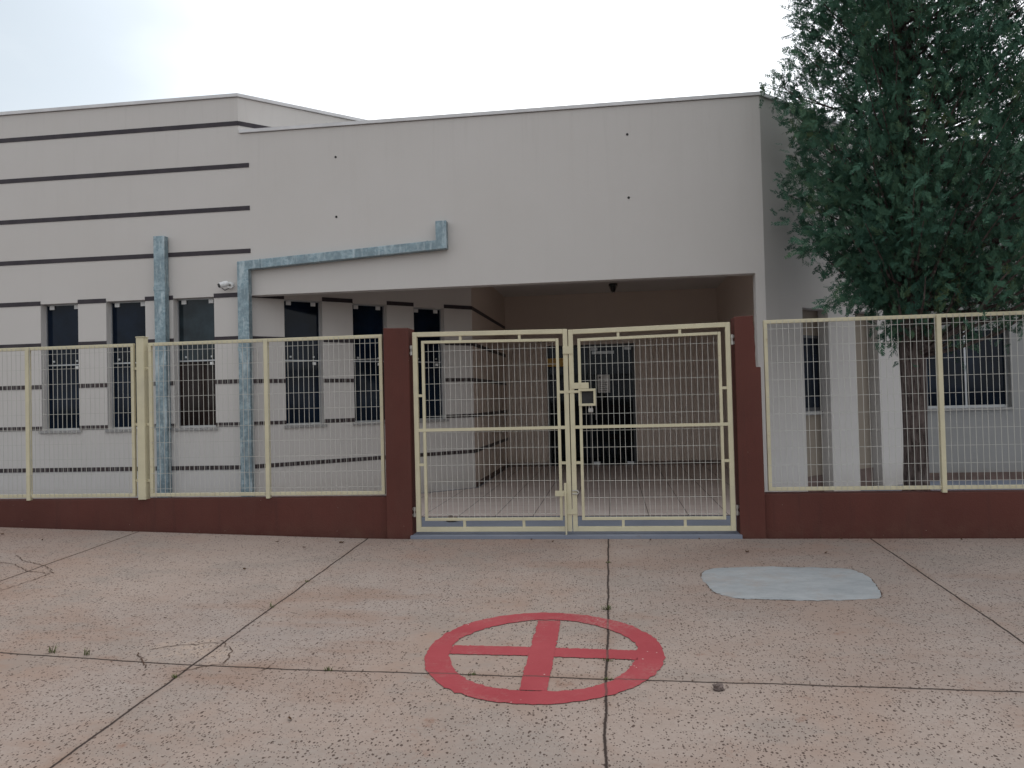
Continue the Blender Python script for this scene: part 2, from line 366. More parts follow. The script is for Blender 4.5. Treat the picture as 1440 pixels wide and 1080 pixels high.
class Wall:
    """a straight wall from p to q (plan), outward side on the right of p->q"""
    def __init__(s, p, q):
        s.p = Vector((*p, 0)); d = Vector((*q, 0))-s.p; s.L = d.length; s.d = d/s.L; s.n = Vector((s.d.y, -s.d.x, 0))
    def at(s, u, z, out=0): v = s.p+s.d*u+s.n*out; return Vector((v.x, v.y, z))
    def build(s, name, z0, z1, t, openings, mat, parent):
        us = sorted({0, s.L, *[a for o in openings for a in o[:2]]}); zs = sorted({z0, z1, *[a for o in openings for a in o[2:]]})
        hole = lambda u, z: any(o[0] < u < o[1] and o[2] < z < o[3] for o in openings)
        bm = bmesh.new(); vs = {}
        def V(i, j, k):
            if (i, j, k) not in vs: vs[i, j, k] = bm.verts.new(s.at(us[i], zs[j], -t*k))
            return vs[i, j, k]
        solid = lambda i, j: 0 <= i < len(us)-1 and 0 <= j < len(zs)-1 and not hole((us[i]+us[i+1])/2, (zs[j]+zs[j+1])/2)
        for i in range(len(us)-1):
            for j in range(len(zs)-1):
                if not solid(i, j): continue
                bm.faces.new((V(i, j, 0), V(i+1, j, 0), V(i+1, j+1, 0), V(i, j+1, 0)))
                bm.faces.new((V(i, j, 1), V(i, j+1, 1), V(i+1, j+1, 1), V(i+1, j, 1)))
                if not solid(i-1, j): bm.faces.new((V(i, j, 0), V(i, j+1, 0), V(i, j+1, 1), V(i, j, 1)))
                if not solid(i+1, j): bm.faces.new((V(i+1, j, 0), V(i+1, j, 1), V(i+1, j+1, 1), V(i+1, j+1, 0)))
                if not solid(i, j-1): bm.faces.new((V(i, j, 0), V(i, j, 1), V(i+1, j, 1), V(i+1, j, 0)))
                if not solid(i, j+1): bm.faces.new((V(i, j+1, 0), V(i+1, j+1, 0), V(i+1, j+1, 1), V(i, j+1, 1)))
        return obj(name, bm, mat, parent)
    def slab(s, bm, u0, u1, z0, z1, o0, o1):   # box in wall coordinates, o0<o1 = distance outward
        v = [bm.verts.new(s.at(u, z, o)) for o in (o1, o0) for (u, z) in ((u0, z0), (u1, z0), (u1, z1), (u0, z1))]
        for f in ((0, 1, 2, 3), (7, 6, 5, 4), (0, 4, 5, 1), (1, 5, 6, 2), (2, 6, 7, 3), (3, 7, 4, 0)): bm.faces.new([v[i] for i in f])
    def band(s, z, segs, parent, mat='band_tile', h=.052):
        for u0, u1 in segs:
            bm = bmesh.new(); uvl = bm.loops.layers.uv.new('UVMap'); s.slab(bm, u0, u1, z-h/2, z+h/2, -.002, .006)
            for f in bm.faces:
                for lp in f.loops: lp[uvl].uv = ((lp.vert.co-s.p).dot(s.d), (lp.vert.co.z-z+h/2)/h)
            obj('tile_band', bm, mat, parent)

ZF = .42                                  # floor level inside the fence
def gz(x, y):                             # pavement: climbs gently to the fence and to the left
    t = -(x+2.1)
    return .395+.045*(min(y, 7.3)-7)+.032*math.log(1+math.exp(t*5))/5

# ------------------------------------------------------------------ ground
bm = bmesh.new(); k = 600
vs = [bm.verts.new(p) for p in ((-k, -k, -.12), (k, -k, -.12), (k, k, -.12), (-k, k, -.12))]; bm.faces.new(vs)
tag(obj('ground', bm, 'street'), kind='structure')
bm = bmesh.new(); xs = [-16+i*.25 for i in range(129)]; ys = [-1.2+i*.29 for i in range(29)]
grid = [[bm.verts.new((x, y, gz(x, y))) for x in xs] for y in ys]
for a, b in zip(grid, grid[1:]):
    for i in range(len(xs)-1): bm.faces.new((a[i], a[i+1], b[i+1], b[i]))
bot = [bm.verts.new((x, ys[0], -.13)) for x in xs]
for i in range(len(xs)-1): bm.faces.new((bot[i], bot[i+1], grid[0][i+1], grid[0][i]))
tag(obj('pavement', bm, 'pavement_concrete', smooth=False), kind='structure')
bm = bmesh.new(); prism(bm, [(-16, 7.10), (-1.875, 7.10), (-1.875, 6.93), (1.095, 6.93), (1.095, 7.10), (16, 7.10), (16, 26), (-16, 26)], -.1, ZF)
tag(obj('yard_floor', bm, 'yard_concrete'), kind='structure')
bm = bmesh.new(); prism(bm, [(-4.1, 8.06), (1.60, 8.06), (1.60, 8.9), (1.9, 9.2), (1.9, 14.1), (-1.9, 14.1), (-1.9, 10.7), (-4.1, 8.7)], ZF-.05, ZF+.006)
tag(obj('porch_floor', bm, 'floor_tile'), kind='structure')

# ------------------------------------------------------------------ building
B = empty('building', (-1.3, 8.6, ZF), 'low cream building with dark tile bands, tall flat parapet and a deep open entrance porch', 'building')
YF = 8.6; CX = -4.32; ZT = 5.37; ZP = 4.93
wL = Wall((-14, YF), (CX, YF)); wA = Wall((CX, YF), (-1.95, 10.79)); wS = Wall((-1.95, 10.79), (-1.92, 14.03))
wK = Wall((-1.92, 14.03), (1.9, 14.03)); wP = Wall((CX, YF), (1.68, YF)); wR = Wall((1.68, YF), (4.08, 11.0)); wB = Wall((4.08, 11.0), (11, 11.0))
winL = [(x0+14, x1+14, 1.415, 2.965) for x0, x1 in ((-6.92, -6.42), (-6.05, -5.54), (-5.18, -4.66))]
winA = [(.515, 1.0, 1.405, 2.955), (1.41, 1.895, 1.405, 2.95), (2.295, 2.77, 1.405, 2.945)]
wL.build('wall', ZF-.3, ZT-.04, .2, winL, 'wall_paint', B)
wA.build('wall', ZF-.3, ZT-.04, .2, winA, 'wall_paint', B)
wS.build('wall', ZF-.3, ZP-.3, .2, [], 'porch_paint', B)
DX0, DX1 = -1.17+1.92, .42+1.92
wK.build('wall', ZF-.3, ZP-.3, .2, [(DX0, DX1, ZF-.3, 2.62)], 'porch_paint', B)
wP.build('wall', ZF-.3, ZP-.04, .15, [(0, 5.90, ZF-.3, 2.96)], 'wall_paint', B)
niche = [(.70, 1.24, ZF-.3, 2.62), (1.85, 2.40, ZF-.3, 2.64)]
wR.build('wall', ZF-.3, ZP-.04, .13, niche, 'wall_paint', B)
wB.build('wall', ZF-.3, ZP-.04, .2, [(.14, 1.19, 1.39, 2.46)], 'tree_shade_paint', B)
Wall((1.9, 14.03), (1.9, 9.10)).build('wall', ZF-.3, ZP-.3, .1, [], 'porch_paint', B)
Wall((1.9, 9.10), (1.583, 8.752)).build('wall', ZF-.3, 3.6, .05, [], 'porch_paint', B)
Wall((-14, 22), (-14, YF+.01)).build('wall', ZF-.3, ZT-.04, .2, [], 'wall_paint', B)
Wall((11, 11.01), (11, 22)).build('wall', ZF-.3, ZP-.04, .2, [], 'wall_paint', B)
Wall((11, 22), (-14, 22)).build('wall', ZF-.3, ZP-.04, .2, [], 'wall_paint', B)
Wall((-1.95, 10.79), (1.0, 13.5)).build('wall', 4.2, ZT-.041, .2, [], 'wall_paint', B)
# niches of the right wing: tan back panels and brown skirting
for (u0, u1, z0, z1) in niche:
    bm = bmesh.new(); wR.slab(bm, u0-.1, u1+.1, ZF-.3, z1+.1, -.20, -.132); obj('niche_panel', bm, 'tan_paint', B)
    bm = bmesh.new(); wR.slab(bm, u0, u1, ZF, ZF+.25, -.131, -.122); obj('skirting', bm, 'skirting_paint', B)
bm = bmesh.new(); wB.slab(bm, 0, 6.9, ZF, ZF+.11, -.002, .012); obj('skirting', bm, 'skirting_paint', B)
for w_, u_ in ((wS, [(0, wS.L-.012)]), (wK, [(.012, DX0-.002), (DX1+.002, wK.L)])):
    for ua, ub in u_: bm = bmesh.new(); w_.slab(bm, ua, ub, ZF, ZF+.07, -.002, .010); obj('skirting', bm, 'skirting_paint', B)
# ceiling and roofs
bm = bmesh.new(); prism(bm, [(-4.0, 8.752), (1.58, 8.752), (1.95, 9.1), (1.95, 14.05), (-1.96, 14.05), (-1.96, 10.8)], 3.55, 3.65); obj('ceiling', bm, 'ceiling_paint', B)
bm = bmesh.new(); prism(bm, [(-4.0, 8.752), (1.6, 8.752), (4.0, 11.2), (10.8, 11.2), (10.8, 21.8), (-2.2, 21.8), (-2.2, 10.9)], 4.35, 4.5); obj('roof', bm, 'roof_sheet', B)
bm = bmesh.new(); prism(bm, [(-13.8, 8.8), (-4.4, 8.8), (-2.0, 11.0), (.8, 13.6), (.8, 21.7), (-13.8, 21.7)], 4.7, 4.85); obj('roof', bm, 'roof_sheet', B)
# copings
def coping(w, u0, u1, zt, t):
    bm = bmesh.new(); w.slab(bm, u0, u1, zt-.034, zt+.004, -t-.02, .022); return obj('coping', bm, 'coping_metal', B)
coping(wL, 0, wL.L+.012, ZT, .2); coping(wA, -.004, wA.L, ZT-.001, .2); coping(Wall((-1.95, 10.79), (1.0, 13.5)), 0, 3.9, ZT-.002, .2)
coping(wP, .02, wP.L+.012, ZP, .15); coping(wR, -.004, wR.L, ZP-.001, .13); coping(wB, .0, wB.L, ZP-.002, .2)
# tile bands
def gaps(u0, u1, wins):
    out = []; a = u0
    for w in wins: out.append((a, w[0])); a = w[1]
    return out+[(a, u1)]
ROWS = (5.02, 4.51, 4.00, 3.49, 2.975, 2.46, 1.95, 1.443, .935)
for i, z in enumerate(ROWS):
    mt = 'band_paint' if i < 6 else 'band_tile'
    if i == 0: wL.band(z, [(0, wL.L+.004)], B, mt); wA.band(z, [(.004, wA.L)], B, mt)
    elif i < 4: wL.band(z, [(0, wL.L+.13)], B, mt)
    else:
        wl_ = gaps(0, wL.L-(.0), winL) if i < 8 else [(0, wL.L)]
        wa_ = gaps(.004, wA.L+.002, winA) if i < 8 else [(.004, wA.L+.002)]
        wL.band(z, wl_, B, mt); wA.band(z, wa_, B, mt); wS.band(z, [(.004, wS.L-.02)], B, mt)
# windows
def window(w, o, mats, mid=True, fit=True, depth=.10):
    u0, u1, z0, z1 = o; zm = z0+.52*(z1-z0) if mid else None
    bm = bmesh.new(); f = .014
    w.slab(bm, u0, u0+f, z0, z1, -depth-.02, -depth+.012); w.slab(bm, u1-f, u1, z0, z1, -depth-.02, -depth+.012)
    w.slab(bm, u0+f, u1-f, z1-f, z1, -depth-.02, -depth+.012); w.slab(bm, u0+f, u1-f, z0, z0+.022, -depth-.02, -depth+.012)
    W = obj('window', bm, 'alu', B)
    def pane(a, b, off, m):
        b_ = bmesh.new(); w.slab(b_, u0+f, u1-f, a, b, off-.006, off); obj('pane', b_, m, W)
    if mid:
        pane(zm+.003, z1-f, -depth-.002, mats[0]); pane(z0+.023, zm-.014, -depth+.004, mats[1])
        b_ = bmesh.new(); w.slab(b_, u0+f, u1-f, zm-.013, zm+.002, -depth-.008, -depth+.012); obj('rail', b_, 'alu', W)
    else: pane(z0+.022, z1-f, -depth, mats[0])
    if fit:
        for ux in (u0+.055, u1-.115): b_ = bmesh.new(); w.slab(b_, ux, ux+.06, z1-.062, z1-.016, -depth, -depth+.014); obj('glass_clip', b_, 'white_plastic', W)
        for ux in (u0+.09, u1-.10): b_ = bmesh.new(); w.slab(b_, ux, ux+.022, zm+.03, zm+.052, -depth, -depth+.012); obj('glass_clip', b_, 'alu', W)
        b_ = bmesh.new(); w.slab(b_, u1-.105, u1-.065, zm-.06, zm-.025, -depth+.005, -depth+.024); obj('latch', b_, 'white_plastic', W)
    b_ = bmesh.new(); w.slab(b_, u0-.03, u1+.03, z0-.032, z0-.001, -depth-.02, .022); obj('sill', b_, 'granite_sill', W)
for i, o in enumerate(winL): window(wL, o, [('dark_glass', 'dark_glass'), ('dark_glass', 'dark_glass'), ('grey_reflection_glass', 'brown_reflection_glass')][i])
for o in winA: window(wA, o, ('dark_glass', 'dark_glass'))
# narrow window in the first niche
nW = Wall(wR.at(.70, 0, -.13).xy, wR.at(1.24, 0, -.13).xy)
bm = bmesh.new()
for q in ((.0, .03, 1.43, 2.32), (.50, .53, 1.43, 2.32), (.03, .50, 2.29, 2.32), (.03, .50, 1.43, 1.47)): nW.slab(bm, *q, -.003, .014)
NW = obj('window', bm, 'dark_frame', B)
bm = bmesh.new(); nW.slab(bm, .031, .499, 1.471, 2.289, -.003, .006); obj('pane', bm, 'dark_glass', NW)
bm = bmesh.new(); nW.slab(bm, -.0, .54, 1.385, 1.428, -.003, .03); obj('sill', bm, 'granite_sill', NW)
# wide window of the right wing
o = (.14, 1.19, 1.39, 2.46); bm = bmesh.new()
for q in ((.14, .17, 1.39, 2.46), (1.16, 1.19, 1.39, 2.46), (.17, 1.16, 2.43, 2.46), (.17, 1.16, 1.39, 1.425), (.648, .672, 1.426, 2.43)): wB.slab(bm, *q, -.12, -.085)
WW = obj('window', bm, 'alu', B)
bm = bmesh.new(); wB.slab(bm, .171, .647, 1.426, 2.429, -.108, -.10); obj('pane', bm, 'dark_glass', WW)
bm = bmesh.new(); wB.slab(bm, .673, 1.159, 1.426, 2.429, -.115, -.107); obj('pane', bm, 'dark_glass', WW)
bm = bmesh.new(); wB.slab(bm, .12, 1.21, 1.36, 1.388, -.12, .025); obj('sill', bm, 'granite_sill', WW)
# mounting holes left by an old sign
for x, z in ((-3.122, 4.535), (.249, 4.568), (.245, 3.861), (-3.128, 3.834)):
    bm = bmesh.new(); tube(bm, [(x, YF+.01, z), (x, YF-.004, z)], .014, 10); obj('mounting_hole', bm, 'hole_dark', B)
# entrance door of dark glass with a dim lobby behind
bm = bmesh.new(); f = .045
for q in ((DX0, DX0+f, ZF, 2.62), (DX1-f, DX1, ZF, 2.62), (DX0+f, DX1-f, 2.57, 2.62)): wK.slab(bm, *q, -.13, -.03)
wK.slab(bm, DX0+.76, DX0+.80, ZF, 2.57, -.12, -.04)
D = obj('door', bm, 'dark_frame', B)
bm = bmesh.new(); wK.slab(bm, DX0+f+.001, DX0+.759, ZF+.012, 2.569, -.085, -.077); obj('pane', bm, 'door_glass', D)
bm = bmesh.new(); wK.slab(bm, DX0+.801, DX1-f-.001, ZF+.012, 2.569, -.085, -.077); obj('pane', bm, 'door_glass', D)
for u in (DX0+.81, DX1-f-.13):
    for za in (ZF+.015, 2.51): bm = bmesh.new(); wK.slab(bm, u, u+.12, za, za+.052, -.095, -.066); obj('glass_clip', bm, 'alu', D)
bm = bmesh.new(); tube(bm, [(-.29, 13.98, 1.25), (-.29, 13.98, 1.62)], .016, 10); tube(bm, [(-.29, 13.98, 1.29), (-.29, 14.11, 1.29)], .01, 8); tube(bm, [(-.29, 13.98, 1.58), (-.29, 14.11, 1.58)], .01, 8)
obj('handle', bm, 'alu', D)
bm = bmesh.new(); wK.slab(bm, DX0+.83, DX0+1.23, 2.445, 2.495, -.07, -.045); obj('door_closer', bm, 'alu', D)
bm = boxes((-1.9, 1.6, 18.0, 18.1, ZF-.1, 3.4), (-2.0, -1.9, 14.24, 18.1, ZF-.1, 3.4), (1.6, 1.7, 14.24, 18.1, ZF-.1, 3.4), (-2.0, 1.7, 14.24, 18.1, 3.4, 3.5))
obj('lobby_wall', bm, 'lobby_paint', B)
tag(obj('hanging_board', boxes((-1.16, -.70, 13.985, 14.005, 2.235, 2.385)), 'yellow_board'), 'yellow board fixed across the upper left of the dark entrance door', 'sign')
bm = boxes((-1.1, .1, 15.9, 16.4, ZF, 1.30), (-1.15, .15, 15.85, 16.45, 1.30, 1.38)); tag(obj('reception_counter', bm, 'pale_counter', None, .01), 'pale reception counter in the dim lobby behind the door', 'counter')
ch = empty('lobby_chair', (.15, 15.2, ZF), 'red padded chair in the dim lobby behind the door', 'chair')
obj('seat', boxes((-.08, .38, 15.0, 15.45, .84, .92)), 'red_cloth', ch, .02); obj('backrest', boxes((-.08, .38, 15.45, 15.51, 1.02, 1.5)), 'red_cloth', ch, .02)
for a in (-.05, .35):
    for b in (15.03, 15.46): obj('leg', boxes((a-.012, a+.012, b-.012, b+.012, ZF, .84 if b < 15.2 else 1.03)), 'black_plastic', ch)
bm = bmesh.new(); wK.slab(bm, 1.92-.251, 1.92-.029, 1.738, 2.066, -.0765, -.0745); nt = obj('paper_notice', bm, 'paper'); tag(nt, 'white paper notice taped to the dark glass entrance door', 'notice')
bm = bmesh.new()
wK.slab(bm, 1.92-.222, 1.92-.192, 2.0, 2.03, -.0744, -.0738)
for i in range(6): wK.slab(bm, 1.92-.22, 1.92-(.07 if i % 3 else .12), 1.95-i*.035, 1.958-i*.035, -.0744, -.0738)
obj('print', bm, 'dark_frame', nt)
# lamp on the porch ceiling
lp = empty('ceiling_lamp', (.07, 12.95, 3.55), 'small dark lamp holder hanging from the porch ceiling', 'lamp')
bm = bmesh.new(); tube(bm, [(.07, 12.95, 3.55), (.07, 12.95, 3.515)], .075, 14); obj('base_plate', bm, 'black_plastic', lp)
bm = bmesh.new(); tube(bm, [(.07, 12.95, 3.515), (.07, 12.95, 3.43), (.07, 12.95, 3.41)], [.05, .035, .022], 12); obj('socket', bm, 'black_plastic', lp)
bm = bmesh.new()
for s_ in (-1, 1): tube(bm, [(.07+s_*.07, 12.95, 3.515), (.07+s_*.012, 12.95, 3.39)], .008, 6)
obj('bracket', bm, 'bare_steel', lp)

# ------------------------------------------------------------------ downpipes
def downpipe(label, pts, collars, x):
    r = empty('downpipe', (x, YF-.06, ZF), label, 'downpipe', 'galvanised downpipes on the front wall')
    bm = bmesh.new(); frame_y(bm, pts, YF-.095, YF-.008); obj('duct', bm, 'galvanised', r, .006)
    for c in collars:
        bm = bmesh.new(); frame_y(bm, c, YF-.099, YF-.006); obj('collar', bm, 'galvanised', r, .002)
pw = lambda x0, x1, z: [(x0-.004, z), (x1+.004, z), (x1+.004, z+.05), (x0-.004, z+.05)]
a0, a1 = -5.365, -5.225
downpipe('straight vertical galvanised downpipe, standing left of the bent one', [(a0, ZF), (a1, ZF), (a1, 3.705), (a0, 3.705)], [pw(a0, a1, 3.05), pw(a0, a1, 1.4)], a0+.07)
p0, p1, q0, q1 = -4.318, -4.178, -1.932, -1.806
top = lambda x: 3.352+(x-p0)*.054
bt = lambda x: 3.246+(x-p0)*.054
sl = lambda x: [(x-.004, bt(x)-.004), (x+.012, bt(x)-.003), (x+.012, top(x)+.004), (x-.004, top(x)+.004)]
downpipe('bent galvanised downpipe with a sloping run across the porch front',
         [(p0, ZF), (p1, ZF), (p1, bt(p1)), (q1, bt(q1)), (q1, 3.70), (q0, 3.70), (q0, top(q0)), (p0, top(p0))], [pw(p0, p1, 2.30), sl(p1+.14), sl(q0-.10)], p0+.07)

# ------------------------------------------------------------------ security camera
sc = empty('security_camera', (-4.49, YF, 3.06), 'small white security camera on the front wall left of the bent downpipe', 'camera')
bm = bmesh.new(); tube(bm, [(-4.44, YF, 3.09), (-4.44, YF-.03, 3.09)], .04, 14); obj('bracket', bm, 'white_plastic', sc)
bm = bmesh.new(); tube(bm, [(-4.44, YF-.03, 3.09), (-4.45, YF-.09, 3.09), (-4.47, YF-.13, 3.085)], .014, 8); obj('arm', bm, 'bare_steel', sc)
bm = bmesh.new(); tube(bm, [(-4.43, YF-.10, 3.10), (-4.435, YF-.105, 3.098), (-4.49, YF-.17, 3.068), (-4.495, YF-.175, 3.066)], [.026, .034, .034, .03], 14); obj('body', bm, 'white_plastic', sc, smooth=False)
bm = bmesh.new(); tube(bm, [(-4.494, YF-.174, 3.0665), (-4.502, YF-.183, 3.062)], .025, 14); obj('lens', bm, 'black_plastic', sc)
bm = bmesh.new(); tube(bm, [(-4.44, YF-.02, 3.06), (-4.50, YF-.04, 3.03), (-4.56, YF-.03, 3.07), (-4.55, YF-.005, 3.11)], .006, 6); obj('cable', bm, 'black_plastic', sc)

# ------------------------------------------------------------------ low walls and pillars
FY = 7.0
def low_wall(x0, x1, label):
    bm = bmesh.new(); n = 24; y0, y1 = FY+.02, FY+.16
    pts = [(x0+(x1-x0)*i/n) for i in range(n+1)]
    A = [[bm.verts.new((x, y, z)) for x in pts] for y, z in ((y0, .2), (y0, .768), (y1, .768), (y1, .2))]
    for a, b in ((0, 1), (1, 2), (2, 3)):
        for i in range(n): bm.faces.new((A[a][i], A[a][i+1], A[b][i+1], A[b][i]))
    bm.faces.new([A[i][0] for i in range(4)]); bm.faces.new([A[i][-1] for i in range(4)][::-1])
    tag(obj('low_wall', bm, 'brown_paint', None, .006), label, 'wall')
low_wall(-15, -2.10, 'long low brown wall under the fence left of the gate')
low_wall(1.30, 15, 'low brown wall under the fence right of the gate')
def pillar(pts, label):
    bm = bmesh.new(); frame_y(bm, pts, FY-.03, FY+.19); tag(obj('gate_pillar', bm, 'brown_paint', None, .006), label, 'pillar')
pillar([(-2.11, .2), (-1.868, .2), (-1.862, 2.345), (-2.105, 2.35)], 'plain square brown pillar left of the gate, even edges to its top')
jag = [(1.302, .2), (1.302, 1.885), (1.262, 1.885), (1.258, 2.0), (1.262, 2.06), (1.254, 2.15), (1.258, 2.22), (1.248, 2.30), (1.25, 2.34)]
pillar([(1.085, .2)]+jag+[(1.088, 2.335)], 'brown pillar right of the gate, notched narrower on its upper right edge')

# ------------------------------------------------------------------ fence
def mesh_bm(x0, x1, z0, z1, yf, dx=.0505, dz=.15, w=.0035, first=.07):
    bm = bmesh.new(); n = max(1, round((x1-x0)/dx)); h = w/2
    for i in range(1, n):
        x = x0+(x1-x0)*i/n+random.uniform(-.0015, .0015); b = random.uniform(-.003, .003); zm = (z0+z1)/2
        for za, zb, xa, xb in ((z0, zm, x, x+b), (zm, z1, x+b, x)):
            v = [bm.verts.new((xx+sx*h, yf+sy*h, zz)) for zz, xx in ((za, xa), (zb, xb)) for sx, sy in ((-1, -1), (1, -1), (1, 1), (-1, 1))]
            for q in range(4): bm.faces.new((v[q], v[(q+1) % 4], v[4+(q+1) % 4], v[4+q]))
    zs = []; z = z1-first
    while z > z0+.02: zs.append(z); z -= dz
    for z in zs: box(bm, x0, x1, yf+h, yf+h+w, z-h, z+h)
    return bm
def fence_panel(x0, x1, posts, label, cuts=()):
    r = empty('mesh_fence', ((x0+x1)/2, FY+.04, .78), label, 'fence', 'welded mesh fence panels')
    zt, zb, t = 2.298, .792, .032
    bm = boxes((x0, x1, FY+.02, FY+.052, zt-t, zt), (x0, x1, FY+.02, FY+.052, zb, zb+t), (x0, x0+t, FY+.02, FY+.052, zb+t, zt-t), (x1-t, x1, FY+.02, FY+.052, zb+t, zt-t))
    obj('frame', bm, 'cream_metal', r, .003)
    obj('mesh', mesh_bm(x0+.01, x1-.01, zb+.01, zt-.01, FY+.016), 'wire_metal', r)
    for p in posts: obj('support', boxes((p-.019, p+.019, FY+.006, FY+.050, .765, zt-.004)), 'cream_metal', r, .003)
fence_panel(-8.55, -4.655, (-7.15, -5.80), 'long cream mesh fence panel left of the stout square post')
fence_panel(-4.50, -2.135, (-3.285,), 'shorter cream mesh fence panel between the square post and the left gate pillar')
fence_panel(1.345, 5.70, (2.80, 4.25), 'cream mesh fence panel right of the gate, standing before the tree')
po = empty('fence_post', (-4.575, FY+.04, .768), 'stout square cream post standing between the two left fence panels', 'post')
obj('tube', boxes((-4.615, -4.535, FY-.0, FY+.08, .765, 2.35)), 'cream_metal', po, .004)
obj('cap', boxes((-4.619, -4.531, FY-.004, FY+.084, 2.351, 2.362)), 'cream_metal', po, .003)
for z in (.95, 1.5, 2.05):
    for xa, xb in ((-4.66, -4.616), (-4.534, -4.498)): obj('bracket', boxes((xa, xb, FY+.03, FY+.042, z-.012, z+.012)), 'cream_metal', po)

# ------------------------------------------------------------------ gate
def gate_leaf(x0, x1, zt0, zt1, label, right):
    r = empty('gate_leaf', (x1 if right else x0, FY+.02, .44), label, 'gate', 'leaves of the double entrance gate')
    zb, t, y0, y1 = .445, .042, FY, FY+.04
    zt = lambda x: zt0+(zt1-zt0)*(x-x0)/(x1-x0)
    bm = bmesh.new()
    frame_y(bm, [(x0, zb), (x0+t, zb), (x0+t, zt(x0+t)), (x0, zt(x0))], y0, y1); frame_y(bm, [(x1-t, zb), (x1, zb), (x1, zt(x1)), (x1-t, zt(x1-t))], y0, y1)
    frame_y(bm, [(x0+t, zb), (x1-t, zb), (x1-t, zb+t), (x0+t, zb+t)], y0, y1); frame_y(bm, [(x0+t, zt(x0+t)-t), (x1-t, zt(x1-t)-t), (x1-t, zt(x1-t)), (x0+t, zt(x0+t))], y0, y1)
    obj('outer_frame', bm, 'cream_metal', r, .003)
    i0, i1, ib, it, s_ = x0+.082, x1-.082, .545, zt(x0)-.082, .026
    itr = zt(x1)-.082
    bm = bmesh.new(); ya, yb = FY+.006, FY+.034
    frame_y(bm, [(i0, ib), (i0+s_, ib), (i0+s_, it), (i0, it)], ya, yb); frame_y(bm, [(i1-s_, ib), (i1, ib), (i1, itr), (i1-s_, itr)], ya, yb)
    frame_y(bm, [(i0+s_, ib), (i1-s_, ib), (i1-s_, ib+s_), (i0+s_, ib+s_)], ya, yb); frame_y(bm, [(i0+s_, it-s_), (i1-s_, itr-s_), (i1-s_, itr), (i0+s_, it)], ya, yb)
    obj('inner_frame', bm, 'cream_metal', r, .003)
    w = i1-i0
    for x in (i0+w*.29, i0+w*.72):
        obj('spacer', boxes((x-.012, x+.012, FY+.008, FY+.032, zb+t, ib)), 'cream_metal', r)
        zz = zt(x)-.082
        obj('spacer', boxes((x-.012, x+.012, FY+.008, FY+.032, zz, zz+.040)), 'cream_metal', r)
    for z in (1.065, 1.71):
        obj('spacer', boxes((x0+t, i0, FY+.008, FY+.032, z-.012, z+.012)), 'cream_metal', r); obj('spacer', boxes((i1, x1-t, FY+.008, FY+.032, z-.012, z+.012)), 'cream_metal', r)
    obj('cross_bar', boxes((x0+t, x1-t, FY+.002, FY+.0055, 1.374, 1.402), (x0+t, i0-.0, FY+.0055, FY+.03, 1.374, 1.402), (i1, x1-t, FY+.0055, FY+.03, 1.374, 1.402)), 'cream_metal', r)
    obj('mesh', mesh_bm(i0+.01, i1-.01, ib+.01, min(it, itr)-.01, FY+.038, .0505, .152), 'wire_metal', r)
    for z in (.63, 2.135):
        bm = bmesh.new(); hx = x1+.014 if right else x0-.014
        tube(bm, [(hx, FY+.0, z-.045), (hx, FY+.0, z-.012)], .013, 10); tube(bm, [(hx, FY+.0, z+.012), (hx, FY+.0, z+.045)], .013, 10); tube(bm, [(hx, FY+.0, z-.012), (hx, FY+.0, z+.012)], .008, 8)
        s2 = 1 if right else -1
        box(bm, *sorted((hx, hx+s2*.022)), FY-.004, FY+.006, z-.04, z-.018); box(bm, *sorted((hx, hx+s2*.022)), FY-.004, FY+.006, z+.018, z+.04)
        obj('hinge', bm, 'bare_steel', r)
    return r
gl = gate_leaf(-1.835, -.388, 2.303, 2.283, 'cream mesh gate leaf on the left, with the drop bolt at its foot', False)
gr = gate_leaf(-.380, 1.055, 2.275, 2.292, 'cream mesh gate leaf on the right, with the lock box cut into its mesh', True)
obj('stop_plate', boxes((-.432, -.338, FY-.008, FY-.001, 2.055, 2.125)), 'cream_metal', gl, .002)
obj('stop_plate', boxes((-.432, -.338, FY-.008, FY-.001, .60, .65)), 'cream_metal', gl, .002)
bm = bmesh.new(); box(bm, -.452, -.43, FY-.012, FY-.001, .48, .885); box(bm, -.535, -.453, FY-.006, FY+.004, .765, .815); tube(bm, [(-.441, FY-.02, .40), (-.441, FY-.02, .80)], .008, 8)
obj('drop_bolt', bm, 'cream_metal', gl)
bm = bmesh.new(); tube(bm, [(-.378, FY-.01, .785), (-.33, FY-.02, .785), (-.318, FY-.02, .80), (-.33, FY-.02, .815), (-.378, FY-.01, .815)], .006, 6); obj('ring', bm, 'bare_steel', gl)
bm = boxes((-.365, -.205, FY-.010, FY-.001, 1.735, 1.79)); obj('lock_plate', bm, 'cream_metal', gr, .003)
bm = boxes((-.30, -.145, FY-.01, FY+.06, 1.712, 1.734), (-.30, -.145, FY-.01, FY+.06, 1.578, 1.60), (-.30, -.285, FY-.01, FY+.06, 1.60, 1.712), (-.165, -.145, FY-.01, FY+.06, 1.60, 1.712))
obj('lock_box', bm, 'cream_metal', gr, .002)
obj('box_back', boxes((-.284, -.166, FY+.018, FY+.026, 1.601, 1.711)), 'hole_dark', gr)
obj('latch_bolt', boxes((-.41, -.29, FY-.006, FY-.0015, 1.70, 1.722)), 'cream_metal', gr)
pl = empty('padlock', (-.19, FY, 1.57), 'small steel padlock hanging under the gate lock box', 'padlock')
obj('body', boxes((-.215, -.172, FY+.0, FY+.022, 1.518, 1.556)), 'bare_steel', pl, .004)
bm = bmesh.new(); tube(bm, [(-.207, FY+.011, 1.556), (-.207, FY+.011, 1.583), (-.194, FY+.011, 1.594), (-.181, FY+.011, 1.583), (-.181, FY+.011, 1.556)], .004, 6); obj('shackle', bm, 'bare_steel', pl)

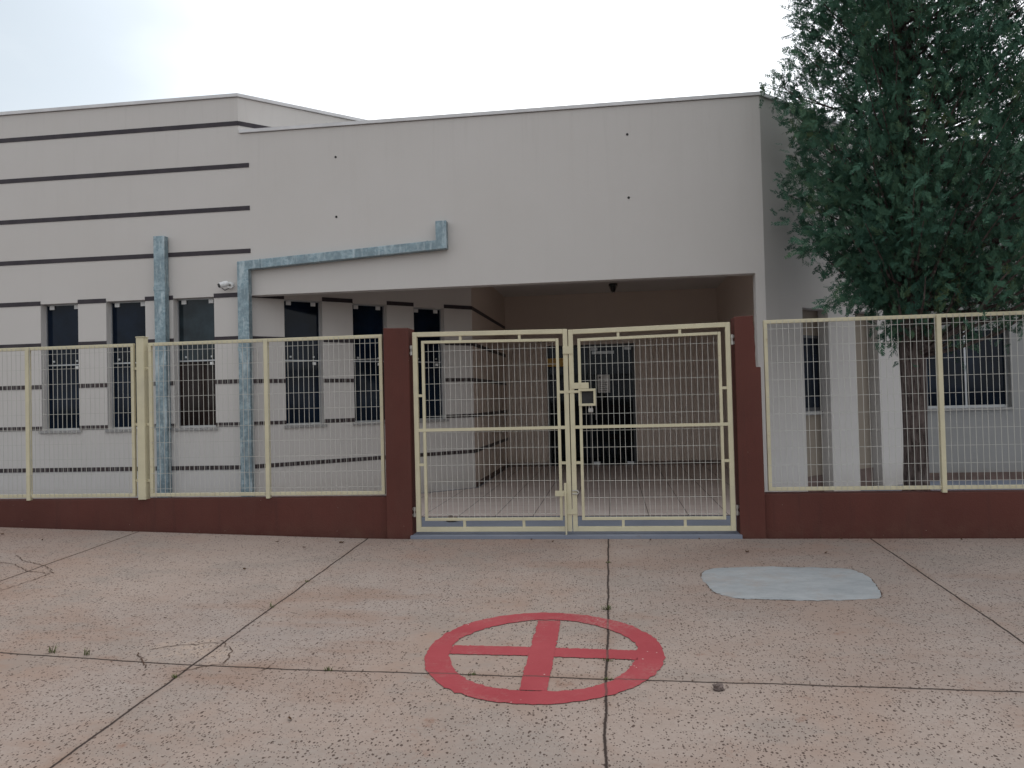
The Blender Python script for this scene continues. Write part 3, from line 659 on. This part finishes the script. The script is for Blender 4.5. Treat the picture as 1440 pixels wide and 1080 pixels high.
# ------------------------------------------------------------------ painted circle with cross, cement patch, cracks
def sheet(name, polys, mat, lift):
    bm = bmesh.new()
    for p in polys: bm.faces.new([bm.verts.new((x, y, gz(x, y)+lift)) for x, y in p])
    bmesh.ops.triangulate(bm, faces=[f for f in bm.faces if len(f.verts) > 4]); return obj(name, bm, mat)
jt = lambda a=.006: random.gauss(0, a)
cx_, cy_ = -.412, 4.212
n = 150; ro = [.647+jt(.004)+.006*math.sin(i*.13+1) for i in range(n)]; ri = [.512+jt(.004)+.007*math.sin(i*.21) for i in range(n)]
P = lambda r, i, sy=1.0: (cx_+r*math.cos(i*2*math.pi/n), cy_+r*1.012*math.sin(i*2*math.pi/n))
polys = [[P(ri[i], i), P(ro[i], i), P(ro[(i+1) % n], i+1), P(ri[(i+1) % n], i+1)] for i in range(n)]
def bar(a0, a1, b0, b1, m=40):      # a0->a1 one edge, b0->b1 the other
    out = []; E0 = []; E1 = []
    for i in range(m+1):
        t = i/m; E0.append((a0[0]+(a1[0]-a0[0])*t+jt(.0025), a0[1]+(a1[1]-a0[1])*t+jt(.0025))); E1.append((b0[0]+(b1[0]-b0[0])*t+jt(.0025), b0[1]+(b1[1]-b0[1])*t+jt(.0025)))
    return [[E0[i], E0[i+1], E1[i+1], E1[i]] for i in range(m)]
vx0, vx1 = cx_-.073, cx_+.066
vbar = bar((vx0, cy_-.505), (vx0, cy_+.505), (vx1, cy_-.505), (vx1, cy_+.505))
hb = bar((cx_-.505, 4.155), (vx0, 4.148), (cx_-.505, 4.283), (vx0, 4.276))+bar((vx1, 4.140), (cx_+.508, 4.118), (vx1, 4.27), (cx_+.508, 4.25))
tag(sheet('painted_mark', polys+vbar+hb, 'red_paint', .004), 'red painted circle with a cross inside it on the concrete before the gate', 'ground marking')
bm = bmesh.new()
pp = [(0.602,5.700),(0.62,5.80),(0.643,5.872),(0.70,5.93),(0.77,5.952),(0.861,5.954),(1.0,5.985),(1.127,5.99),(1.379,5.975),(1.55,5.96),(1.672,5.944),(1.729,5.887),(1.745,5.80),(1.760,5.720),(1.758,5.62),(1.755,5.545),(1.73,5.42),(1.707,5.301),(1.673,5.225),(1.497,5.190),(1.273,5.169),(1.010,5.176),(0.768,5.200),(0.688,5.275),(0.655,5.31),(0.638,5.354),(0.616,5.521)]
fine = []
for (xa, ya), (xb, yb) in zip(pp, pp[1:]+pp[:1]):
    m = max(1, int(math.hypot(xb-xa, yb-ya)/.035))
    fine += [(xa+(xb-xa)*i/m+jt(.0045), ya+(yb-ya)*i/m+jt(.0045)) for i in range(m)]
ccx = sum(p[0] for p in fine)/len(fine); ccy = sum(p[1] for p in fine)/len(fine)
rings = []
for sc_, lift in ((1, .001), (.985, .006), (.9, .009), (.55, .010)):
    rings.append([bm.verts.new((ccx+(x-ccx)*sc_, ccy+(y-ccy)*sc_, gz(x, y)*sc_+gz(ccx, ccy)*(1-sc_)+lift+(jt(.0012) if sc_ < 1 else 0))) for x, y in fine])
for A, Bq in zip(rings, rings[1:]):
    for i in range(len(fine)): bm.faces.new((A[i], A[(i+1) % len(fine)], Bq[(i+1) % len(fine)], Bq[i]))
bm.faces.new(rings[-1])
tag(obj('cement_patch', bm, 'cement', smooth=True), 'pale grey smooth cement patch on the pavement right of the gate front', 'patch')

def crack(pts, w):
    path = []
    for (xa, ya), (xb, yb) in zip(pts, pts[1:]):
        m = max(2, int(math.hypot(xb-xa, yb-ya)/.02))
        path += [(xa+(xb-xa)*i/m+jt(.006), ya+(yb-ya)*i/m+jt(.006)) for i in range(m)]
    path.append(pts[-1]); out = []; prev = None
    for i, (x, y) in enumerate(path):
        j = min(i+1, len(path)-1); kx, ky = path[j][0]-path[max(i-1, 0)][0], path[j][1]-path[max(i-1, 0)][1]; L = math.hypot(kx, ky) or 1
        h = w*random.uniform(.35, 1)*(1 if 0 < i < len(path)-1 else .2); c = ((x-ky/L*h, y+kx/L*h), (x+ky/L*h, y-kx/L*h))
        if prev: out.append([prev[0], prev[1], c[1], c[0]])
        prev = c
    return out
CR = [[(-2.682,4.066),(-2.655,4.011),(-2.586,3.941),(-2.499,3.847)], [(-2.638,4.091),(-2.584,4.151),(-2.483,4.188),(-2.300,4.254)],
      [(-2.295,4.273),(-2.232,4.187),(-2.172,4.148),(-2.123,3.95)], [(-1.883,3.859),(-1.846,3.958)], [(-2.330,3.809),(-2.261,3.858),(-2.179,3.921),(-2.106,3.953)],
      [(-5.020,5.936),(-4.841,5.777),(-4.639,5.695),(-4.507,5.640),(-4.308,5.456)], [(-5.2,5.75),(-4.989,5.712),(-4.817,5.668),(-4.595,5.508),(-4.341,5.457),(-4.333,5.317),(-4.352,5.166),(-4.365,4.995),(-4.37,4.6)]]
for cpts in ([(x, y) for x, y in pp[0:6]], [(x, y) for x, y in pp[7:12]], [(x, y) for x, y in pp[11:19]], [(x, y) for x, y in pp[19:23]], [(x, y) for x, y in pp[23:27]]):
    tag(sheet('pavement_crack', crack(cpts, .0035), 'crack_dirt', .0035), kind='structure')
for cpts in CR: tag(sheet('pavement_crack', crack(cpts, .0045), 'crack_dirt', .004), kind='structure')

# ------------------------------------------------------------------ litter, weeds, stones
def leaf_mesh():
    bm = bmesh.new(); L = .055
    rows = [(-.5, 0), (-.25, .16), (.05, .22), (.3, .14), (.5, 0)]
    A = [bm.verts.new((u*L, v*L, .006+.02*abs(u)+random.uniform(0, .006))) for u, v in rows]; C = [bm.verts.new((u*L, 0, .003+.012*u*u)) for u, v in rows[1:-1]]
    Dn = [bm.verts.new((u*L, -v*L, .012+random.uniform(0, .008))) for u, v in rows[1:-1]]
    up_ = [A[0], *C, A[-1]]
    for side in (A, [A[0], *Dn, A[-1]]):
        for i in range(4):
            f = [side[i], side[i+1], up_[i+1], up_[i]]; f = list(dict.fromkeys(f))
            if len(f) >= 3: bm.faces.new(f)
    return bm
src = None
spots = [(-5.75, 6.62), (-5.2, 6.45), (-4.6, 6.88), (-3.95, 6.9), (-3.5, 6.95), (-3.32, 6.94), (-3.05, 6.68), (-2.72, 6.5), (-2.45, 6.7), (-2.86, 4.60), (-1.48, 3.34), (-1.8, 6.7), (-.9, 6.86), (-.75, 6.88), (.3, 6.85), (1.05, 6.43), (1.65, 6.4), (1.5, 6.9), (1.75, 6.93), (1.9, 6.88), (2.0, 6.95), (2.1, 6.9), (2.55, 6.9), (2.85, 6.85), (-1.45, 5.6), (-2.9, 5.75), (-.55, 6.80), (.72, 6.88)]
for i, (x, y) in enumerate(spots):
    if src is None: src = o_ = obj('dry_leaf', leaf_mesh(), 'dead_leaf')
    else: o_ = src.copy(); COL.objects.link(o_)
    o_.location = (x, y, gz(x, y)+.004); sc_ = random.uniform(.45, 1.0); o_.scale = (sc_, sc_*random.uniform(.5, 1.1), sc_*random.uniform(.4, .9)); o_.rotation_euler = (0, 0, random.uniform(0, 6.28))
    tag(o_, 'small dry brown leaf lying loose on the concrete pavement', 'leaf', 'dry leaves on the pavement')
def weed_mesh(nb, h):
    bm = bmesh.new()
    for i in range(nb):
        a = random.uniform(0, 6.28); lean = random.uniform(.1, .9); L = h*random.uniform(.5, 1); w = .0028
        b0 = Vector((random.gauss(0, .012), random.gauss(0, .004), -.003)); d = Vector((math.cos(a)*lean, math.sin(a)*lean, 1)).normalized()
        s_ = Vector((-math.sin(a), math.cos(a), 0))*w; mid = b0+d*L*.55; tip = b0+d*L+Vector((math.cos(a), math.sin(a), -.5))*L*.2
        v = [bm.verts.new(p) for p in (b0-s_, b0+s_, mid+s_*.8, mid-s_*.8, tip)]; bm.faces.new(v[:4]); bm.faces.new((v[3], v[2], v[4]))
    return bm
for i, (x, y, h, nb) in enumerate([(-3.16, 3.985, .075, 14), (-2.95, 3.975, .055, 9), (-3.57, 4.03, .05, 6), (-2.28, 4.90, .07, 6), (-1.51, 3.90, .04, 14), (-2.285, 3.75, .035, 12), (-.066, 4.95, .05, 26), (-.066, 4.10, .03, 12), (-.75, 3.885, .03, 12), (-.06, 6.1, .03, 10), (-.062, 3.86, .025, 12), (-2.28, 5.5, .03, 8)]):
    o_ = obj('weed', weed_mesh(nb, h), 'weed_green'); o_.location = (x, y, gz(x, y)); tag(o_, 'small grass weed sprouting from a joint of the concrete pavement', 'weed', 'weeds in the pavement joints')
def lump(name, loc, r, mat, seed, label, cat):
    bm = bmesh.new(); bmesh.ops.create_icosphere(bm, subdivisions=3, radius=r)
    for v in bm.verts:
        k_ = 1+.45*noise.noise(v.co*(1.6/r)+Vector((seed, 0, 0)))+.2*noise.noise(v.co*(4/r)); v.co = Vector((v.co.x*k_*1.25, v.co.y*k_, v.co.z*k_*.75))
    o_ = obj(name, bm, mat); o_.location = loc; return tag(o_, label, cat)
lump('stone', (.462, 3.773, gz(.462, 3.773)+.012), .022, 'stone', 3, 'small rough brown clod beside the joint right of the red circle', 'stone')
lump('dirt_clod', (-1.66, 7.75, ZF+.03), .045, 'stone', 9, 'brown clod of dirt on the grey strip behind the left gate leaf', 'clod')

# ------------------------------------------------------------------ tree
TX, TY = 2.86, 7.78
T = empty('cypress_tree', (TX, TY, ZF), 'tall dark green cypress with a bare trunk behind the right fence panel', 'tree')
bm = bmesh.new(); prof = [(0, .17), (.08, .145), (.25, .122), (.5, .108), (.9, .102), (1.3, .104), (1.7, .112), (2.0, .122), (2.3, .115), (2.9, .10), (3.6, .085), (4.4, .065), (5.2, .045), (6.2, .02)]
ring = 22; rows = []
for h, r in prof:
    ox = .02*math.sin(h*1.3)-.012*h*(h < 2.2); oy = .02*math.cos(h*1.1)
    row = []
    for q in range(ring):
        a = q*2*math.pi/ring
        rr_ = r*(1+.10*math.sin(5*a+h*1.2)+.07*math.sin(9*a-h*2.1)+(.22*max(0, math.cos(3*a+.6)) if h < .2 else 0))+.012*noise.noise(Vector((math.cos(a)*3, math.sin(a)*3, h*2.2)))
        row.append(bm.verts.new((TX+ox+rr_*math.cos(a), TY+oy+rr_*math.sin(a), ZF-.05+h)))
    rows.append(row)
for A, Bq in zip(rows, rows[1:]):
    for q in range(ring): bm.faces.new((A[q], A[(q+1) % ring], Bq[(q+1) % ring], Bq[q]))
bm.faces.new(rows[-1])
tk = obj('trunk', bm, 'bark', T, smooth=True)
ss = tk.modifiers.new('subdivision', 'SUBSURF'); ss.levels = ss.render_levels = 1
# crown envelope: radius as a function of height, lumpy
CXX, CYY = TX+.30, TY+.02            # the crown leans a little to the right of the trunk
def env(a, z):
    pts = [(2.3, .35), (2.5, .62), (2.75, .88), (3.1, 1.22), (3.45, 1.46), (3.7, 1.50), (4.4, 1.45), (5.0, 1.36), (5.6, 1.24), (6.4, 1.0), (7.2, .62), (8.0, .1)]
    r = pts[-1][1]
    for (za, ra), (zb, rb) in zip(pts, pts[1:]):
        if za <= z <= zb: r = ra+(rb-ra)*(z-za)/(zb-za); break
        if z < za: r = ra; break
    if z < 3.6 and math.cos(a) > -.1: r = min(1.5, r*(1+.55*(3.6-z)*min(1, math.cos(a)+.1)))   # fuller low on the right
    if z < 3.0 and math.cos(a) < -.1: r *= .92
    return r*(1+.20*noise.noise(Vector((math.cos(a)*1.6, math.sin(a)*1.6, z*1.25)))+.12*noise.noise(Vector((math.cos(a)*4, math.sin(a)*4, z*3+7))))
limbs = bmesh.new(); clusters = []
rnd = random.Random(21)
NL = 430
for i in range(NL):
    z1 = 2.55+5.2*(i+rnd.random())/NL; a = i*2.39996+rnd.uniform(-.3, .3); L = env(a, z1)*(1.18 if math.cos(a) > .2 else 1)*(rnd.uniform(.8, 1.0) if i % 3 else rnd.uniform(.35, .75))
    z0 = max(1.95, z1-rnd.uniform(.3, 1.0)); base = Vector((TX, TY, z0)); tip = Vector((CXX+L*math.cos(a), CYY+L*math.sin(a), z1))
    mid = base.lerp(tip, .5)+Vector((0, 0, -.12*L)); r0 = .024*(1-(z0-2)/8)
    pts = [base, base.lerp(mid, .55)+Vector((rnd.gauss(0, .02), rnd.gauss(0, .02), -.02)), mid, mid.lerp(tip, .5)+Vector((rnd.gauss(0, .03), rnd.gauss(0, .03), 0)), tip]
    tube(limbs, pts, [r0, r0*.8, r0*.55, r0*.35, .004], 5)
    clusters.append((pts, a, L))
obj('branch', limbs, 'bark', T)
leafv, leaff, tints = [], [], []
def leaflet(p, d, s_, L, w, tnt):
    k_ = len(leafv); m = p+d*L*.45
    leafv.extend((p, m+s_*w, p+d*L, m-s_*w)); leaff.append((k_, k_+1, k_+2, k_+3)); tints.append(tnt)
def spray(p, d, size, tnt):
    d = d.normalized(); s_ = d.cross(Vector((rnd.gauss(0, 1), rnd.gauss(0, 1), rnd.gauss(0, 1)))).normalized(); nn = s_.cross(d)
    nb = 6; size *= .86
    for j in range(nb):
        t = j/nb; q = p+d*size*t+nn*size*.12*t*t; bl = size*(.50-.30*t)*rnd.uniform(.7, 1.25)
        for sg in (-1, 1):
            bd = (d*.95+s_*sg*.55+nn*rnd.gauss(0, .22)).normalized(); bs = bd.cross(nn)
            leaflet(q, bd, bs, bl, size*.040, tnt+rnd.gauss(0, .06))
            leaflet(q+bd*bl*.3, (bd+s_*sg*.5+nn*rnd.gauss(0, .2)).normalized(), bs, bl*.5, size*.034, tnt+rnd.gauss(0, .06))
    leaflet(p+d*size*.3, d, s_, size*.8, size*.038, tnt+.08)
for pts, a, L in clusters:
    tnt0 = rnd.gauss(.42, .20)  # leaf variation per limb, widened to paint in lit and shaded clumps
    lim = min(env(a, pts[-1].z), 1.62 if math.cos(a) < 0 else 9)+.04
    nsp = int(30+38*L)
    for j in range(nsp):
        t = 1-abs(rnd.gauss(0, .30)); t = max(.22, min(1.02, t)); sgm = t*(len(pts)-1); i0 = min(int(sgm), len(pts)-2)
        p = pts[i0].lerp(pts[i0+1], sgm-i0)+Vector((rnd.gauss(0, .085), rnd.gauss(0, .085), rnd.gauss(0, .10)))
        if math.hypot(p.x-CXX, p.y-CYY) > lim: continue
        if noise.noise(p*1.9+Vector((5, 0, 0))) < -.33 and p.z > 3.6: continue
        out = Vector((math.cos(a), math.sin(a), 0)); d = out*rnd.uniform(.05, .7)+Vector((rnd.gauss(0, .38), rnd.gauss(0, .38), rnd.uniform(.2, 1.2)))
        if rnd.random() < .30: d.z = -abs(d.z)*.7
        spray(p, d, rnd.uniform(.08, .165), max(0, min(1, tnt0+rnd.gauss(0, .13))))
for j in range(6400):                     # outer shell of tufts that closes the outline
    z = rnd.uniform(2.5, 7.3); a = rnd.uniform(0, 6.28); r_ = min(env(a, z), 1.58 if math.cos(a) < 0 else 9)*rnd.uniform(.80, 1.0); p = Vector((CXX+r_*math.cos(a), CYY+r_*math.sin(a), z))
    k_ = noise.noise(p*2.6+Vector((0, 9, 2)))
    if k_ < -.12 or p.y > CYY+.8: continue
    spray(p, Vector((math.cos(a)*rnd.uniform(.1, .9)+rnd.gauss(0, .3), math.sin(a)*rnd.uniform(.1, .9)+rnd.gauss(0, .3), rnd.uniform(-.35, 1.0))), rnd.uniform(.09, .17), max(0, min(1, .42+k_*.7+rnd.gauss(0, .1))))
# drooping lower boughs that hang in front of the wall on the left of the trunk
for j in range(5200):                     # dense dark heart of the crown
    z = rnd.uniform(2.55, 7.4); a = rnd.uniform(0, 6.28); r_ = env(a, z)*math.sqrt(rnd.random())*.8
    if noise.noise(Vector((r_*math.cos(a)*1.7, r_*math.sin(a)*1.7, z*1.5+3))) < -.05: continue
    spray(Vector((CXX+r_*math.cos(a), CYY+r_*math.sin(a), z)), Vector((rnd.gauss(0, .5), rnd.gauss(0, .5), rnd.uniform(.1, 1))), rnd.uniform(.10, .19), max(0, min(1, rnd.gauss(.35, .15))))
for (bx, by, bz), (ex, ey, ez), ns in [((2.86, 7.75, 2.9), (2.14, 7.72, 2.52), 150), ((2.84, 7.75, 2.6), (2.62, 7.8, 2.10), 75), ((2.86, 7.75, 3.2), (1.90, 7.7, 3.05), 110), ((2.86, 7.75, 2.8), (2.5, 7.8, 2.48), 70), ((2.86, 7.8, 2.8), (3.4, 7.6, 2.55), 110), ((2.86, 7.8, 2.9), (3.9, 7.7, 2.6), 120), ((2.86, 7.8, 2.9), (3.7, 8.2, 2.6), 110), ((3.4, 7.8, 3.0), (4.4, 7.9, 2.75), 110)]:
    b0, e0 = Vector((bx, by, bz)), Vector((ex, ey, ez)); tnt0 = rnd.gauss(.45, .1)
    for j in range(ns):
        t = rnd.uniform(.25, 1.0); p = b0.lerp(e0, t)+Vector((rnd.gauss(0, .07), rnd.gauss(0, .08), rnd.gauss(0, .06)))
        d = (e0-b0).normalized()*.7+Vector((rnd.gauss(0, .5), rnd.gauss(0, .5), rnd.gauss(-.15, .5))); spray(p, d, rnd.uniform(.09, .17), max(0, min(1, tnt0+rnd.gauss(0, .13))))
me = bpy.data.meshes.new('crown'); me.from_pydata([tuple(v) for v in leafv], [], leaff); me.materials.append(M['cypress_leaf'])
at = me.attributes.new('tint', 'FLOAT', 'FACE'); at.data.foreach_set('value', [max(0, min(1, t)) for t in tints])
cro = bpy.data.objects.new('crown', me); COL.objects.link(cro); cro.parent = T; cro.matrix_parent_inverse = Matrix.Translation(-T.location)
print('leaf faces', len(leaff))
